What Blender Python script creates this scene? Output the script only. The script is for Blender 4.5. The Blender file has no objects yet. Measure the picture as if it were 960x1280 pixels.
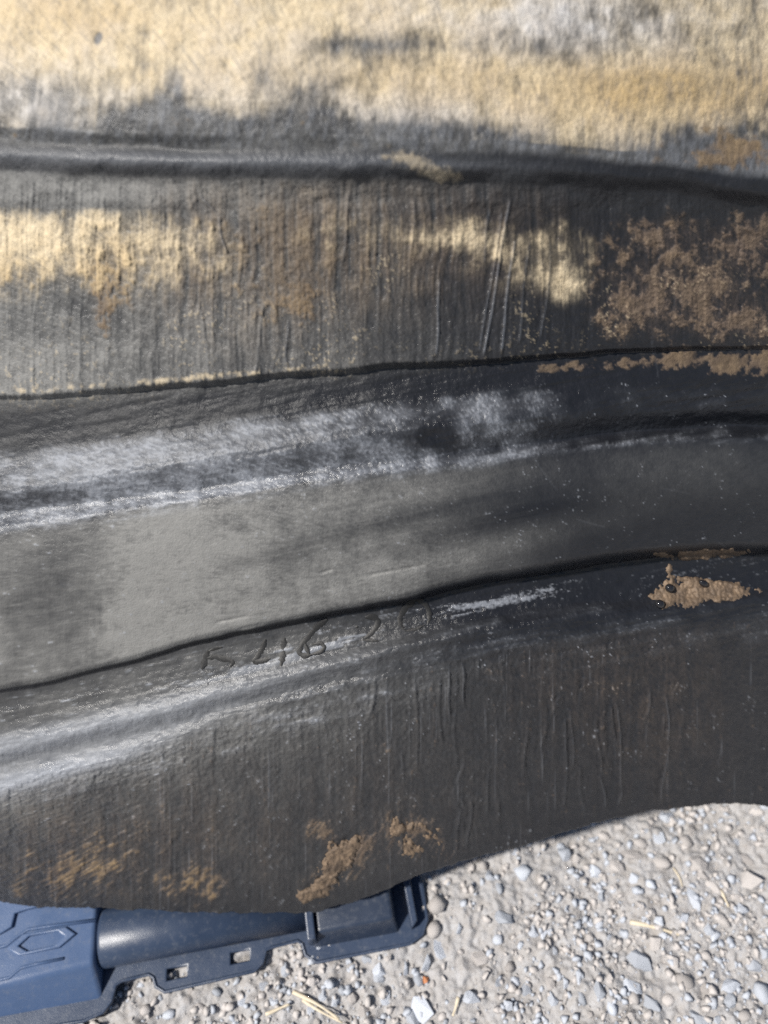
import bpy, bmesh, math, random
import numpy as np
from mathutils import Vector, Matrix

# ------------------------------------------------------------------ camera, sky, sun, exposure
scene = bpy.context.scene
COL = scene.collection
PITCH = math.radians(52.0)
CAM = np.array([0.0, 0.0, 0.66])
TY = 0.662
TX = TY * 0.75
FWD = np.array([0.0, math.cos(PITCH), -math.sin(PITCH)])
UPV = np.array([0.0, math.sin(PITCH), math.cos(PITCH)])
RGT = np.array([1.0, 0.0, 0.0])

cam_data = bpy.data.cameras.new("camera")
cam = bpy.data.objects.new("camera", cam_data)
COL.objects.link(cam)
cam.location = CAM
cam.rotation_euler = (math.radians(90) - PITCH, 0, 0)
cam_data.sensor_fit = 'VERTICAL'
cam_data.sensor_height = 36.0
cam_data.sensor_width = 27.0
cam_data.lens = 18.0 / TY
cam_data.clip_start = 0.01
cam_data.clip_end = 100.0
cam_data.dof.use_dof = True
cam_data.dof.focus_distance = 0.457
cam_data.dof.aperture_fstop = 4.1
scene.camera = cam

SUN_DIR = Vector((-0.55, -0.28, 0.79)).normalized()     # towards the sun
world = bpy.data.worlds.new("World")
scene.world = world
world.use_nodes = True
wn = world.node_tree
for n in list(wn.nodes):
    wn.nodes.remove(n)
sky = wn.nodes.new('ShaderNodeTexSky')
sky.sky_type = 'NISHITA'
sky.sun_disc = False
sky.sun_elevation = math.asin(SUN_DIR.z)
sky.sun_rotation = math.atan2(SUN_DIR.x, SUN_DIR.y)
sky.dust_density = 1.0
bgn = wn.nodes.new('ShaderNodeBackground')
bgn.inputs['Strength'].default_value = 0.06
won = wn.nodes.new('ShaderNodeOutputWorld')
wn.links.new(sky.outputs[0], bgn.inputs[0])
wn.links.new(bgn.outputs[0], won.inputs[0])

sun_data = bpy.data.lights.new("sun", 'SUN')
sun_data.energy = 5.0
sun_data.angle = math.radians(3.0)
sun_data.color = (1.0, 0.955, 0.89)
sun = bpy.data.objects.new("sun", sun_data)
COL.objects.link(sun)
sun.rotation_euler = SUN_DIR.to_track_quat('Z', 'Y').to_euler()

scene.cycles.use_denoising = False      # keep the sensor-like grain and the small glints
scene.cycles.sample_clamp_indirect = 4.0
scene.view_settings.view_transform = 'Standard'
scene.view_settings.look = 'None'
scene.view_settings.gamma = 1.0
scene.view_settings.use_curve_mapping = False
scene.view_settings.exposure = 0.4

# ------------------------------------------------------------------ helpers
def rays(X, Y):
    X = np.asarray(X, float); Y = np.asarray(Y, float)
    a = (X - 480.0) / 480.0 * TX
    b = (640.0 - Y) / 640.0 * TY
    return FWD + a[..., None] * RGT + b[..., None] * UPV

def on_ground(x, y, z=0.0):
    d = rays(x, y)
    t = (z - CAM[2]) / d[..., 2]
    return CAM + t[..., None] * d

def _hash(ix, iy, seed):
    h = (ix.astype(np.int64) * 374761393 + iy.astype(np.int64) * 668265263 + seed * 1274126177) & 0xFFFFFFFF
    h = ((h ^ (h >> 13)) * 1274126177) & 0xFFFFFFFF
    h = h ^ (h >> 16)
    return (h & 0xFFFFFF).astype(np.float32) / np.float32(0xFFFFFF)

def vnoise(x, y, seed=0):
    x0 = np.floor(x); y0 = np.floor(y)
    fx = (x - x0).astype(np.float32); fy = (y - y0).astype(np.float32)
    ix = x0.astype(np.int64); iy = y0.astype(np.int64)
    u = fx * fx * (3 - 2 * fx); v = fy * fy * (3 - 2 * fy)
    a = _hash(ix, iy, seed); b = _hash(ix + 1, iy, seed)
    c = _hash(ix, iy + 1, seed); d = _hash(ix + 1, iy + 1, seed)
    return (a + (b - a) * u + (c - a) * v + (a - b - c + d) * u * v) * 2 - 1

def fbm(x, y, seed=0, octaves=4, gain=0.55, lac=2.03):
    r = 0.0; amp = 1.0; tot = 0.0
    cs, sn = math.cos(0.6), math.sin(0.6)
    for o in range(octaves):
        r = r + amp * vnoise(x, y, seed + o * 17)
        tot += amp * amp
        amp *= gain
        x, y = x * lac + 13.1, y * lac + 7.7
    return r / math.sqrt(tot) * 1.6           # about unit spread

def sstep(a, b, x):
    t = np.clip((x - a) / (b - a), 0, 1)
    return t * t * (3 - 2 * t)

def grid_mesh(name, P, attrs=None, smooth=True):
    nr, nc = P.shape[:2]
    me = bpy.data.meshes.new(name)
    nv = nr * nc
    idx = np.arange(nv).reshape(nr, nc)
    q = np.stack([idx[:-1, :-1], idx[1:, :-1], idx[1:, 1:], idx[:-1, 1:]], -1).reshape(-1, 4)
    me.vertices.add(nv)
    me.vertices.foreach_set('co', np.ascontiguousarray(P, np.float32).ravel())
    me.loops.add(q.size)
    me.loops.foreach_set('vertex_index', q.ravel().astype(np.int32))
    me.polygons.add(len(q))
    me.polygons.foreach_set('loop_start', np.arange(0, q.size, 4, dtype=np.int32))
    me.polygons.foreach_set('loop_total', np.full(len(q), 4, np.int32))
    me.polygons.foreach_set('use_smooth', np.full(len(q), smooth, bool))
    me.update(calc_edges=True)
    for k, v in (attrs or {}).items():
        at = me.attributes.new(k, 'FLOAT', 'POINT')
        at.data.foreach_set('value', np.ascontiguousarray(v, np.float32).ravel())
    me.validate()
    return me

def link(name, me, mat, parent=None, loc=None):
    o = bpy.data.objects.new(name, me)
    COL.objects.link(o)
    if mat is not None and len(me.materials) == 0:
        me.materials.append(mat)
    if parent is not None:
        o.parent = parent
    if loc is not None:
        o.location = loc
    return o

def empty(name, label, cat, loc=(0, 0, 0), group=None):
    o = bpy.data.objects.new(name, None)
    COL.objects.link(o)
    o.location = loc
    o.empty_display_size = 0.02
    o['label'] = label
    o['category'] = cat
    if group:
        o['group'] = group
    return o

# ------------------------------------------------------------------ material helpers
class NT:
    def __init__(self, name):
        self.m = bpy.data.materials.new(name)
        self.m.use_nodes = True
        self.t = self.m.node_tree
        self.b = self.t.nodes['Principled BSDF']
    def n(self, kind, **kw):
        x = self.t.nodes.new(kind)
        for k, v in kw.items():
            setattr(x, k, v)
        return x
    def l(self, a, b):
        self.t.links.new(a, b)
    def attr(self, name):
        x = self.n('ShaderNodeAttribute', attribute_name=name)
        return x.outputs['Fac']
    def noise(self, scale, detail=4, rough=0.6, scalev=None, coord=None):
        tx = self.n('ShaderNodeTexNoise')
        tx.inputs['Scale'].default_value = scale
        tx.inputs['Detail'].default_value = detail
        tx.inputs['Roughness'].default_value = rough
        c = coord
        if c is None:
            tc = self.n('ShaderNodeTexCoord')
            c = tc.outputs['Object']
        if scalev:
            mp = self.n('ShaderNodeMapping')
            mp.inputs['Scale'].default_value = scalev
            self.l(c, mp.inputs['Vector'])
            c = mp.outputs[0]
        self.l(c, tx.inputs['Vector'])
        return tx.outputs['Fac']
    def mix(self, fac, a, b):
        x = self.n('ShaderNodeMix', data_type='RGBA')
        self._set(x.inputs[0], fac)
        self._set(x.inputs[6], a)
        self._set(x.inputs[7], b)
        return x.outputs[2]
    def fmix(self, fac, a, b):
        x = self.n('ShaderNodeMix', data_type='FLOAT')
        self._set(x.inputs[0], fac)
        self._set(x.inputs[2], a)
        self._set(x.inputs[3], b)
        return x.outputs[0]
    def math(self, op, a, b=0.0, clamp=False):
        x = self.n('ShaderNodeMath', operation=op, use_clamp=clamp)
        self._set(x.inputs[0], a)
        self._set(x.inputs[1], b)
        return x.outputs[0]
    def ramp(self, fac, lo, hi):
        x = self.n('ShaderNodeMapRange')
        x.inputs[1].default_value = lo
        x.inputs[2].default_value = hi
        self.l(fac, x.inputs[0])
        return x.outputs[0]
    def bump(self, h, strength, dist, normal=None):
        x = self.n('ShaderNodeBump')
        x.inputs['Strength'].default_value = strength
        x.inputs['Distance'].default_value = dist
        self.l(h, x.inputs['Height'])
        if normal is not None:
            self.l(normal, x.inputs['Normal'])
        return x.outputs[0]
    def _set(self, sock, v):
        if isinstance(v, bpy.types.NodeSocket):
            self.l(v, sock)
        elif isinstance(v, tuple):
            sock.default_value = (*v, 1.0) if len(v) == 3 else v
        else:
            sock.default_value = v

def mat_tyre():
    s = NT("worn_rubber")
    fine = s.noise(900, 3, 0.6)
    mid = s.noise(130, 5, 0.65)
    col = s.mix(mid, (0.008, 0.009, 0.012), (0.018, 0.019, 0.023))
    film_sheen = s.mix(mid, (0.135, 0.135, 0.131), (0.218, 0.216, 0.208))
    col = s.mix(s.attr('film_sheen'), col, film_sheen)
    scuff_sheen = s.mix(fine, (0.19, 0.205, 0.235), (0.37, 0.39, 0.43))
    col = s.mix(s.attr('scuff_sheen'), col, scuff_sheen)
    mudc = s.mix(s.attr('tone'), (0.150, 0.115, 0.095), (0.27, 0.19, 0.10))
    mudc = s.mix(s.ramp(mid, 0.40, 0.66), s.mix(0.55, mudc, (0.06, 0.045, 0.036)), mudc)
    mudc = s.mix(s.math('MULTIPLY', fine, 0.35), mudc, (0.11, 0.075, 0.05))
    col = s.mix(s.attr('mud'), col, mudc)
    dustc = s.mix(mid, (0.53, 0.415, 0.255), (0.70, 0.60, 0.43))
    dustc = s.mix(s.attr('cool'), dustc, (0.60, 0.585, 0.575))
    dustc = s.mix(s.attr('warm'), dustc, (0.47, 0.34, 0.17))
    col = s.mix(s.attr('dust'), col, dustc)
    s.l(col, s.b.inputs['Base Color'])
    dirt = s.math('MAXIMUM', s.attr('mud'), s.attr('dust'))
    r = s.fmix(dirt, s.attr('rough'), 0.85)
    r = s.math('ADD', r, s.math('MULTIPLY', s.math('SUBTRACT', fine, 0.5), 0.25), True)
    s.l(r, s.b.inputs['Roughness'])
    sp = s.fmix(dirt, s.fmix(s.attr('scuff_sheen'), 0.25, 0.6), 0.2)
    s.l(sp, s.b.inputs['Specular IOR Level'])
    nb = s.bump(fine, 0.5, 0.0008)
    nb = s.bump(s.noise(2600, 2, 0.5), 0.25, 0.0003, nb)
    s.l(nb, s.b.inputs['Normal'])
    return s.m

def mat_mud():
    s = NT("dried_mud")
    fine = s.noise(700, 4, 0.6)
    mid = s.noise(110, 5, 0.65)
    c = s.mix(s.ramp(mid, 0.35, 0.65), (0.065, 0.048, 0.036), (0.19, 0.135, 0.09))
    c = s.mix(s.math('MULTIPLY', s.ramp(fine, 0.45, 0.75), 0.5), c, (0.10, 0.07, 0.045))
    s.l(c, s.b.inputs['Base Color'])
    s.b.inputs['Roughness'].default_value = 0.62
    s.b.inputs['Specular IOR Level'].default_value = 0.35
    s.l(s.bump(fine, 0.6, 0.001), s.b.inputs['Normal'])
    return s.m

def mat_simple(name, c1, c2, scale, rough, bump=0.3, dist=0.0006, spec=0.5):
    s = NT(name)
    nz = s.noise(scale, 5, 0.6)
    s.l(s.mix(nz, c1, c2), s.b.inputs['Base Color'])
    s.b.inputs['Roughness'].default_value = rough
    s.b.inputs['Specular IOR Level'].default_value = spec
    if bump:
        s.l(s.bump(s.noise(scale * 6, 4, 0.6), bump, dist), s.b.inputs['Normal'])
    return s.m

def mat_plastic(name, c1, c2):
    s = NT(name)
    nz = s.noise(60, 5, 0.6)
    gr = s.noise(1500, 2, 0.5)
    c = s.mix(nz, c1, c2)
    dust = s.math('MULTIPLY', s.ramp(s.noise(240, 6, 0.75), 0.52, 0.8), 0.35)
    c = s.mix(dust, c, (0.20, 0.20, 0.20))
    s.l(c, s.b.inputs['Base Color'])
    s.l(s.math('ADD', s.math('MULTIPLY', nz, 0.2), 0.26), s.b.inputs['Roughness'])
    s.l(s.bump(gr, 0.3, 0.0004), s.b.inputs['Normal'])
    return s.m

def mat_ground():
    s = NT("dusty_gravel_dirt")
    big = s.noise(14, 5, 0.6)
    mid = s.noise(120, 5, 0.7)
    fine = s.noise(700, 4, 0.7)
    c = s.mix(big, (0.27, 0.245, 0.22), (0.39, 0.38, 0.38))
    c = s.mix(s.ramp(mid, 0.35, 0.7), c, (0.40, 0.40, 0.41))
    c = s.mix(s.math('MULTIPLY', s.ramp(fine, 0.5, 0.75), 0.45), c, (0.20, 0.175, 0.15))
    s.l(c, s.b.inputs['Base Color'])
    s.b.inputs['Roughness'].default_value = 0.92
    s.b.inputs['Specular IOR Level'].default_value = 0.2
    nb = s.bump(mid, 0.5, 0.004)
    s.l(s.bump(fine, 0.6, 0.0015, nb), s.b.inputs['Normal'])
    return s.m

def mat_stone(name, c1, c2):
    s = NT(name)
    oi = s.n('ShaderNodeObjectInfo')
    nz = s.noise(260, 5, 0.65)
    c = s.mix(nz, c1, c2)
    hv = s.n('ShaderNodeHueSaturation')
    s.l(s.math('ADD', s.math('MULTIPLY', oi.outputs['Random'], 0.5), 0.75), hv.inputs['Value'])
    s.l(c, hv.inputs['Color'])
    s.l(hv.outputs[0], s.b.inputs['Base Color'])
    s.b.inputs['Roughness'].default_value = 0.8
    s.b.inputs['Specular IOR Level'].default_value = 0.3
    s.l(s.bump(s.noise(500, 5, 0.7), 0.5, 0.0012), s.b.inputs['Normal'])
    return s.m

M_TYRE = mat_tyre()
M_MUD = mat_mud()
M_PLASTIC = mat_plastic("navy_plastic", (0.022, 0.034, 0.062), (0.036, 0.054, 0.095))
M_PLASTIC_SKYLIT = mat_plastic("skylit_blue_plastic", (0.050, 0.086, 0.17), (0.075, 0.118, 0.22))  # sky reflection on the lid painted as a paler blue
M_PLASTIC_SHADED = mat_plastic("shaded_blue_plastic", (0.018, 0.026, 0.045), (0.030, 0.042, 0.07))  # shade over the end block put into a darker colour
M_GROUND = mat_ground()
M_STONE_B = mat_stone("blue_grey_stone", (0.35, 0.375, 0.425), (0.49, 0.515, 0.56))
M_STONE_G = mat_stone("dusty_grey_stone", (0.34, 0.315, 0.30), (0.47, 0.445, 0.43))
M_STONE_O = mat_stone("orange_stone", (0.50, 0.20, 0.09), (0.62, 0.28, 0.14))
M_STRAW = mat_simple("dry_straw", (0.50, 0.42, 0.30), (0.66, 0.59, 0.46), 300, 0.6)
M_INK = mat_simple("dark_crayon", (0.006, 0.006, 0.006), (0.016, 0.015, 0.014), 500, 0.5)
M_DROP = mat_simple("wet_black", (0.008, 0.008, 0.01), (0.02, 0.02, 0.022), 200, 0.08, 0)

# ------------------------------------------------------------------ the ground
def axis(lo, hi, step, far, n=14):
    core = np.arange(lo, hi + step / 2, step)
    k = (np.linspace(0, 1, n + 1)[1:]) ** 2.5
    return np.concatenate([(lo - k * far)[::-1], core, hi + k * far])

gx = axis(-0.38, 0.46, 0.0011, 5.0)
gy = axis(-0.10, 0.34, 0.0011, 5.0)
GX, GY = np.meshgrid(gx, gy)
def ground_h(x, y):
    h = 0.006 * fbm(x / 0.11, y / 0.11, 3, 3)
    h += 0.0016 * fbm(x / 0.012, y / 0.012, 5, 4, 0.6)
    r = fbm(x / 0.0065, y / 0.0065, 8, 2)
    h += 0.0015 * np.clip(r, 0, 2) + 0.0006 * fbm(x / 0.0032, y / 0.0032, 21, 2)
    return h * 1.0
GZ = ground_h(GX, GY)
core = (GX > -0.5) & (GX < 0.6) & (GY > -0.25) & (GY < 0.5)
GZ = np.where(core, GZ, GZ * 0.5)
ground = link("ground", grid_mesh("ground", np.stack([GX, GY, GZ], -1)), M_GROUND)
ground['kind'] = 'structure'

def ghx(x, y):
    return float(ground_h(np.array([x]), np.array([y]))[0])

rng = np.random.RandomState(11)
def hull_stone(seed, sharp):
    r = np.random.RandomState(seed)
    bm = bmesh.new()
    n = 13 if sharp else 20
    for i in range(n):
        v = r.normal(size=3); v /= np.linalg.norm(v)
        v = v * (1 + r.uniform(-0.12, 0.10)) * np.array([1.0, 0.78, 0.58])
        bm.verts.new(v)
    g = bmesh.ops.convex_hull(bm, input=bm.verts)
    bmesh.ops.delete(bm, geom=[e for e in g['geom_interior'] if isinstance(e, bmesh.types.BMVert)], context='VERTS')
    bmesh.ops.triangulate(bm, faces=bm.faces[:])
    me = bpy.data.meshes.new("stone")
    bm.to_mesh(me); bm.free()
    return me

MESH = {'b': [], 'g': [], 'o': []}
for k in range(14):
    for key, m in (('b', M_STONE_B), ('g', M_STONE_G)):
        me = hull_stone(100 + k * 2 + (key == 'g'), k % 2 == 0)
        me.polygons.foreach_set('use_smooth', np.full(len(me.polygons), k % 4 == 1, bool))
        me.materials.append(m)
        MESH[key].append(me)
me = hull_stone(77, False); me.materials.append(M_STONE_O); MESH['o'].append(me)

placed = []
def stone(px, py, wpx, hpx, ang, key, i=None, sink=0.42, label=None):
    p = on_ground(px, py, 0.004)
    s = 0.00060
    a, b = wpx * s / 2, hpx * s / 2
    me = MESH[key][(i if i is not None else rng.randint(99)) % len(MESH[key])]
    o = link("stone", me, None, ground)
    c = min(a, b) * 0.75
    o.scale = (a, b / 0.78, c / 0.58)
    z = ghx(p[0], p[1])
    o.location = (p[0], p[1], z + c * (1 - 2 * sink))
    o.rotation_euler = (rng.uniform(-0.25, 0.25), rng.uniform(-0.25, 0.25), math.radians(ang) + rng.uniform(-0.1, 0.1))
    if label:
        o['label'] = label
    placed.append((p[0], p[1], max(a, b)))
    return o

# stones read off the photograph: x, y, length, width (photo pixels), angle, kind
for a in [
    (799, 1200, 34, 27, -15, 'b'), (866, 1130, 38, 20, 105, 'b'), (936, 1103, 34, 24, -15, 'g'), (833, 1017, 28, 22, -20, 'b'),
    (925, 1052, 17, 15, 0, 'b'), (823, 1048, 22, 18, 10, 'b'), (804, 1038, 16, 11, -30, 'b'), (857, 1053, 24, 19, -35, 'g'),
    (826, 1080, 26, 17, -25, 'g'), (812, 1108, 17, 16, 0, 'b'), (793, 1098, 18, 15, 40, 'b'), (853, 1151, 18, 16, 20, 'b'),
    (884, 1163, 13, 18, 0, 'b'), (894, 1170, 20, 13, 50, 'b'), (900, 1150, 26, 15, -45, 'g'), (920, 1122, 18, 13, -30, 'g'),
    (785, 1235, 34, 20, -30, 'b'), (812, 1256, 30, 19, -50, 'b'), (790, 1249, 18, 16, 0, 'g'), (870, 1268, 32, 19, -50, 'b'),
    (912, 1231, 30, 18, 25, 'b'), (912, 1252, 22, 18, 60, 'b'), (943, 1207, 22, 18, -10, 'b'), (956, 1190, 20, 16, 40, 'b'),
    (955, 1240, 24, 28, 0, 'b'), (817, 1181, 20, 17, 20, 'g'), (780, 1168, 14, 14, 0, 'b'), (750, 1155, 22, 14, 80, 'b'),
    (854, 1228, 26, 18, -40, 'g'), (767, 1210, 22, 13, -60, 'g'), (744, 1090, 18, 20, 0, 'b'), (770, 1085, 22, 17, -30, 'g'),
    (790, 1070, 30, 14, -15, 'g'), (800, 1055, 26, 14, -20, 'g'), (868, 1080, 30, 22, -30, 'g'), (873, 1095, 22, 13, -40, 'g'),
    (935, 1075, 22, 18, -20, 'g'), (945, 1016, 20, 16, -20, 'g'), (955, 1036, 14, 14, 0, 'g'), (906, 1012, 18, 12, -20, 'g'),
    (890, 1112, 22, 16, -40, 'g'), (925, 1137, 18, 14, 0, 'b'), (863, 1037, 18, 12, 60, 'g'), (925, 1140, 16, 12, 20, 'b'),
    (653, 1092, 22, 24, 80, 'b'), (704, 1068, 20, 24, 60, 'b'), (700, 1060, 12, 11, 0, 'b'), (611, 1098, 13, 18, 20, 'b'),
    (604, 1082, 17, 16, 0, 'g'), (623, 1112, 11, 18, 0, 'b'), (640, 1066, 16, 12, 0, 'b'), (690, 1050, 14, 12, 0, 'g'),
    (545, 1132, 26, 26, 0, 'g'), (529, 1201, 23, 26, 0, 'b'), (551, 1185, 22, 26, 20, 'b'), (542, 1163, 22, 22, 0, 'g'),
    (524, 1223, 16, 18, 0, 'b'), (626, 1150, 32, 18, -25, 'b'), (570, 1161, 16, 17, 0, 'b'), (622, 1176, 16, 14, 40, 'b'),
    (602, 1198, 28, 22, 0, 'g'), (666, 1166, 14, 16, 0, 'b'), (679, 1168, 11, 16, 0, 'b'), (692, 1190, 10, 14, 0, 'b'),
    (657, 1239, 14, 18, -20, 'b'), (625, 1229, 15, 14, 0, 'b'), (645, 1226, 13, 14, 0, 'b'), (702, 1230, 18, 15, 20, 'b'),
    (687, 1231, 12, 17, 0, 'g'), (707, 1248, 13, 20, 0, 'g'), (725, 1250, 14, 20, 0, 'b'), (722, 1226, 10, 24, 0, 'b'),
    (690, 1250, 12, 18, 20, 'b'), (590, 1250, 26, 20, -30, 'b'), (608, 1214, 12, 11, 0, 'g'), (637, 1208, 14, 14, 0, 'g'),
    (735, 1196, 16, 14, 0, 'b'), (738, 1155, 12, 10, 0, 'b'), (528, 1262, 38, 26, -50, 'b', 0), (515, 1272, 30, 16, -55, 'b', 2),
    (505, 1208, 12, 22, 10, 'b'), (474, 1212, 17, 17, 0, 'b'), (473, 1222, 18, 14, 0, 'b'), (482, 1245, 17, 20, 0, 'b'),
    (459, 1197, 18, 13, -10, 'b'), (510, 1228, 10, 15, 0, 'g'), (485, 1198, 12, 12, 0, 'g'), (440, 1248, 14, 13, 0, 'g'),
    (427, 1238, 12, 14, 0, 'b'), (404, 1245, 12, 15, 0, 'b'), (417, 1252, 10, 16, 0, 'b'), (411, 1231, 14, 12, 0, 'b'),
    (357, 1213, 11, 18, 0, 'b'), (364, 1178, 16, 14, 0, 'g'), (390, 1262, 16, 14, 0, 'b'), (455, 1262, 15, 18, 0, 'g'),
    (300, 1250, 18, 14, 20, 'b'), (250, 1258, 20, 15, -10, 'g'), (270, 1240, 14, 11, 0, 'b'), (180, 1262, 16, 14, 0, 'g'),
    (330, 1232, 14, 12, 0, 'b'), (210, 1268, 18, 14, 30, 'b'), (960, 1150, 18, 14, 0, 'g'), (842, 1168, 12, 12, 0, 'g'),
    (762, 1262, 14, 20, 0, 'b'), (745, 1240, 12, 24, 10, 'b'), (760, 1226, 13, 14, 0, 'g'), (835, 1250, 18, 15, 0, 'g'),
    (880, 1195, 16, 12, -30, 'g'), (930, 1270, 18, 14, 0, 'g'), (897, 1275, 16, 13, 0, 'b'), (840, 1205, 14, 18, 20, 'g'),
    (730, 1060, 14, 12, 0, 'g'), (755, 1045, 22, 12, -20, 'g'), (776, 1036, 20, 12, -25, 'g'), (720, 1075, 12, 14, 0, 'g')]:
    stone(a[0], a[1], a[2], a[3], a[4], a[5], a[6] if len(a) > 6 else None)
stone(532, 1224, 10, 10, 0, 'o', 0, 0.1, label="small orange pebble beside a pale round stone")
# more stones of the same gravel, small, between the ones above
tries = 0
while len(placed) < 298 and tries < 9000:
    tries += 1
    px, py = rng.uniform(-60, 1040), rng.uniform(1000, 1350)
    if rng.rand() < 0.12: px, py = rng.uniform(560, 960), rng.uniform(1150, 1290)
    p = on_ground(px, py)
    w = rng.uniform(8, 15)
    if any((p[0] - q[0]) ** 2 + (p[1] - q[1]) ** 2 < (q[2] + w * 0.0003) ** 2 for q in placed):
        continue
    if px < 360 and py < 1235: continue
    dens = 0.5 + 0.5 * math.sin(px * 0.021 + py * 0.013)
    if rng.rand() > 0.35 + dens * 0.65: continue
    stone(px, py, w, w * rng.uniform(0.7, 1.0), rng.uniform(0, 180), 'b' if rng.rand() < 0.55 else 'g', None, 0.3)

# fine grit, one mass
def joined_grit(name, n, smin, smax, mat, seed):
    r = np.random.RandomState(seed)
    srcs = []
    for k in range(6):
        me = hull_stone(500 + k, True)
        co = np.empty(len(me.vertices) * 3, np.float32); me.vertices.foreach_get('co', co)
        tr = np.empty(len(me.polygons) * 3, np.int32); me.polygons.foreach_get('vertices', tr)
        srcs.append((co.reshape(-1, 3), tr.reshape(-1, 3)))
        bpy.data.meshes.remove(me)
    X = r.uniform(-0.30, 0.42, n); Y = r.uniform(-0.07, 0.30, n)
    dn = fbm(X / 0.05, Y / 0.05, 31, 3)
    keep = r.rand(n) < np.clip(0.50 + 0.60 * dn, 0.05, 1)
    X, Y = X[keep], Y[keep]
    Z = ground_h(X, Y)
    S = smin + (smax - smin) * r.rand(len(X)) ** 2.6
    vs, fs = [], []; off = 0
    for i in range(len(X)):
        co, tr = srcs[i % 6]
        q = r.normal(size=4); q /= np.linalg.norm(q)
        w, x, y, z = q
        Rm = np.array([[1-2*(y*y+z*z), 2*(x*y-z*w), 2*(x*z+y*w)], [2*(x*y+z*w), 1-2*(x*x+z*z), 2*(y*z-x*w)], [2*(x*z-y*w), 2*(y*z+x*w), 1-2*(x*x+y*y)]])
        vs.append(co @ Rm.T * S[i] + [X[i], Y[i], Z[i] + S[i] * 0.25]); fs.append(tr + off); off += len(co)
    V = np.concatenate(vs).astype(np.float32); F = np.concatenate(fs).astype(np.int32)
    me = bpy.data.meshes.new(name)
    me.vertices.add(len(V)); me.vertices.foreach_set('co', V.ravel())
    me.loops.add(F.size); me.loops.foreach_set('vertex_index', F.ravel())
    me.polygons.add(len(F)); me.polygons.foreach_set('loop_start', np.arange(0, F.size, 3, dtype=np.int32))
    me.polygons.foreach_set('loop_total', np.full(len(F), 3, np.int32))
    me.update(calc_edges=True)
    o = link(name, me, mat, ground)
    o['kind'] = 'stuff'
joined_grit("gravel_grit", 8000, 0.0008, 0.0048, M_STONE_B, 4)
joined_grit("gravel_grit", 11000, 0.0008, 0.0050, M_STONE_G, 9)

# ------------------------------------------------------------------ the tyre
# profile lines in photo pixels, and the height of the surface on each (mm above the mean plane)
EDGE_PT = np.array([0.0, 0.142, 0.09])
SLOPE = math.radians(60)
NRM = np.array([0.0, -math.sin(SLOPE), math.cos(SLOPE)])

def line(*pts):
    xs = np.array([p[0] for p in pts], float); ys = np.array([p[1] for p in pts], float)
    def f(x):
        y = np.interp(x, xs, ys)
        s0 = (ys[1] - ys[0]) / (xs[1] - xs[0]); s1 = (ys[-1] - ys[-2]) / (xs[-1] - xs[-2])
        y = np.where(x < xs[0], ys[0] + (x - xs[0]) * s0, y)
        return np.where(x > xs[-1], ys[-1] + (x - xs[-1]) * s1, y)
    return f

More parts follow.
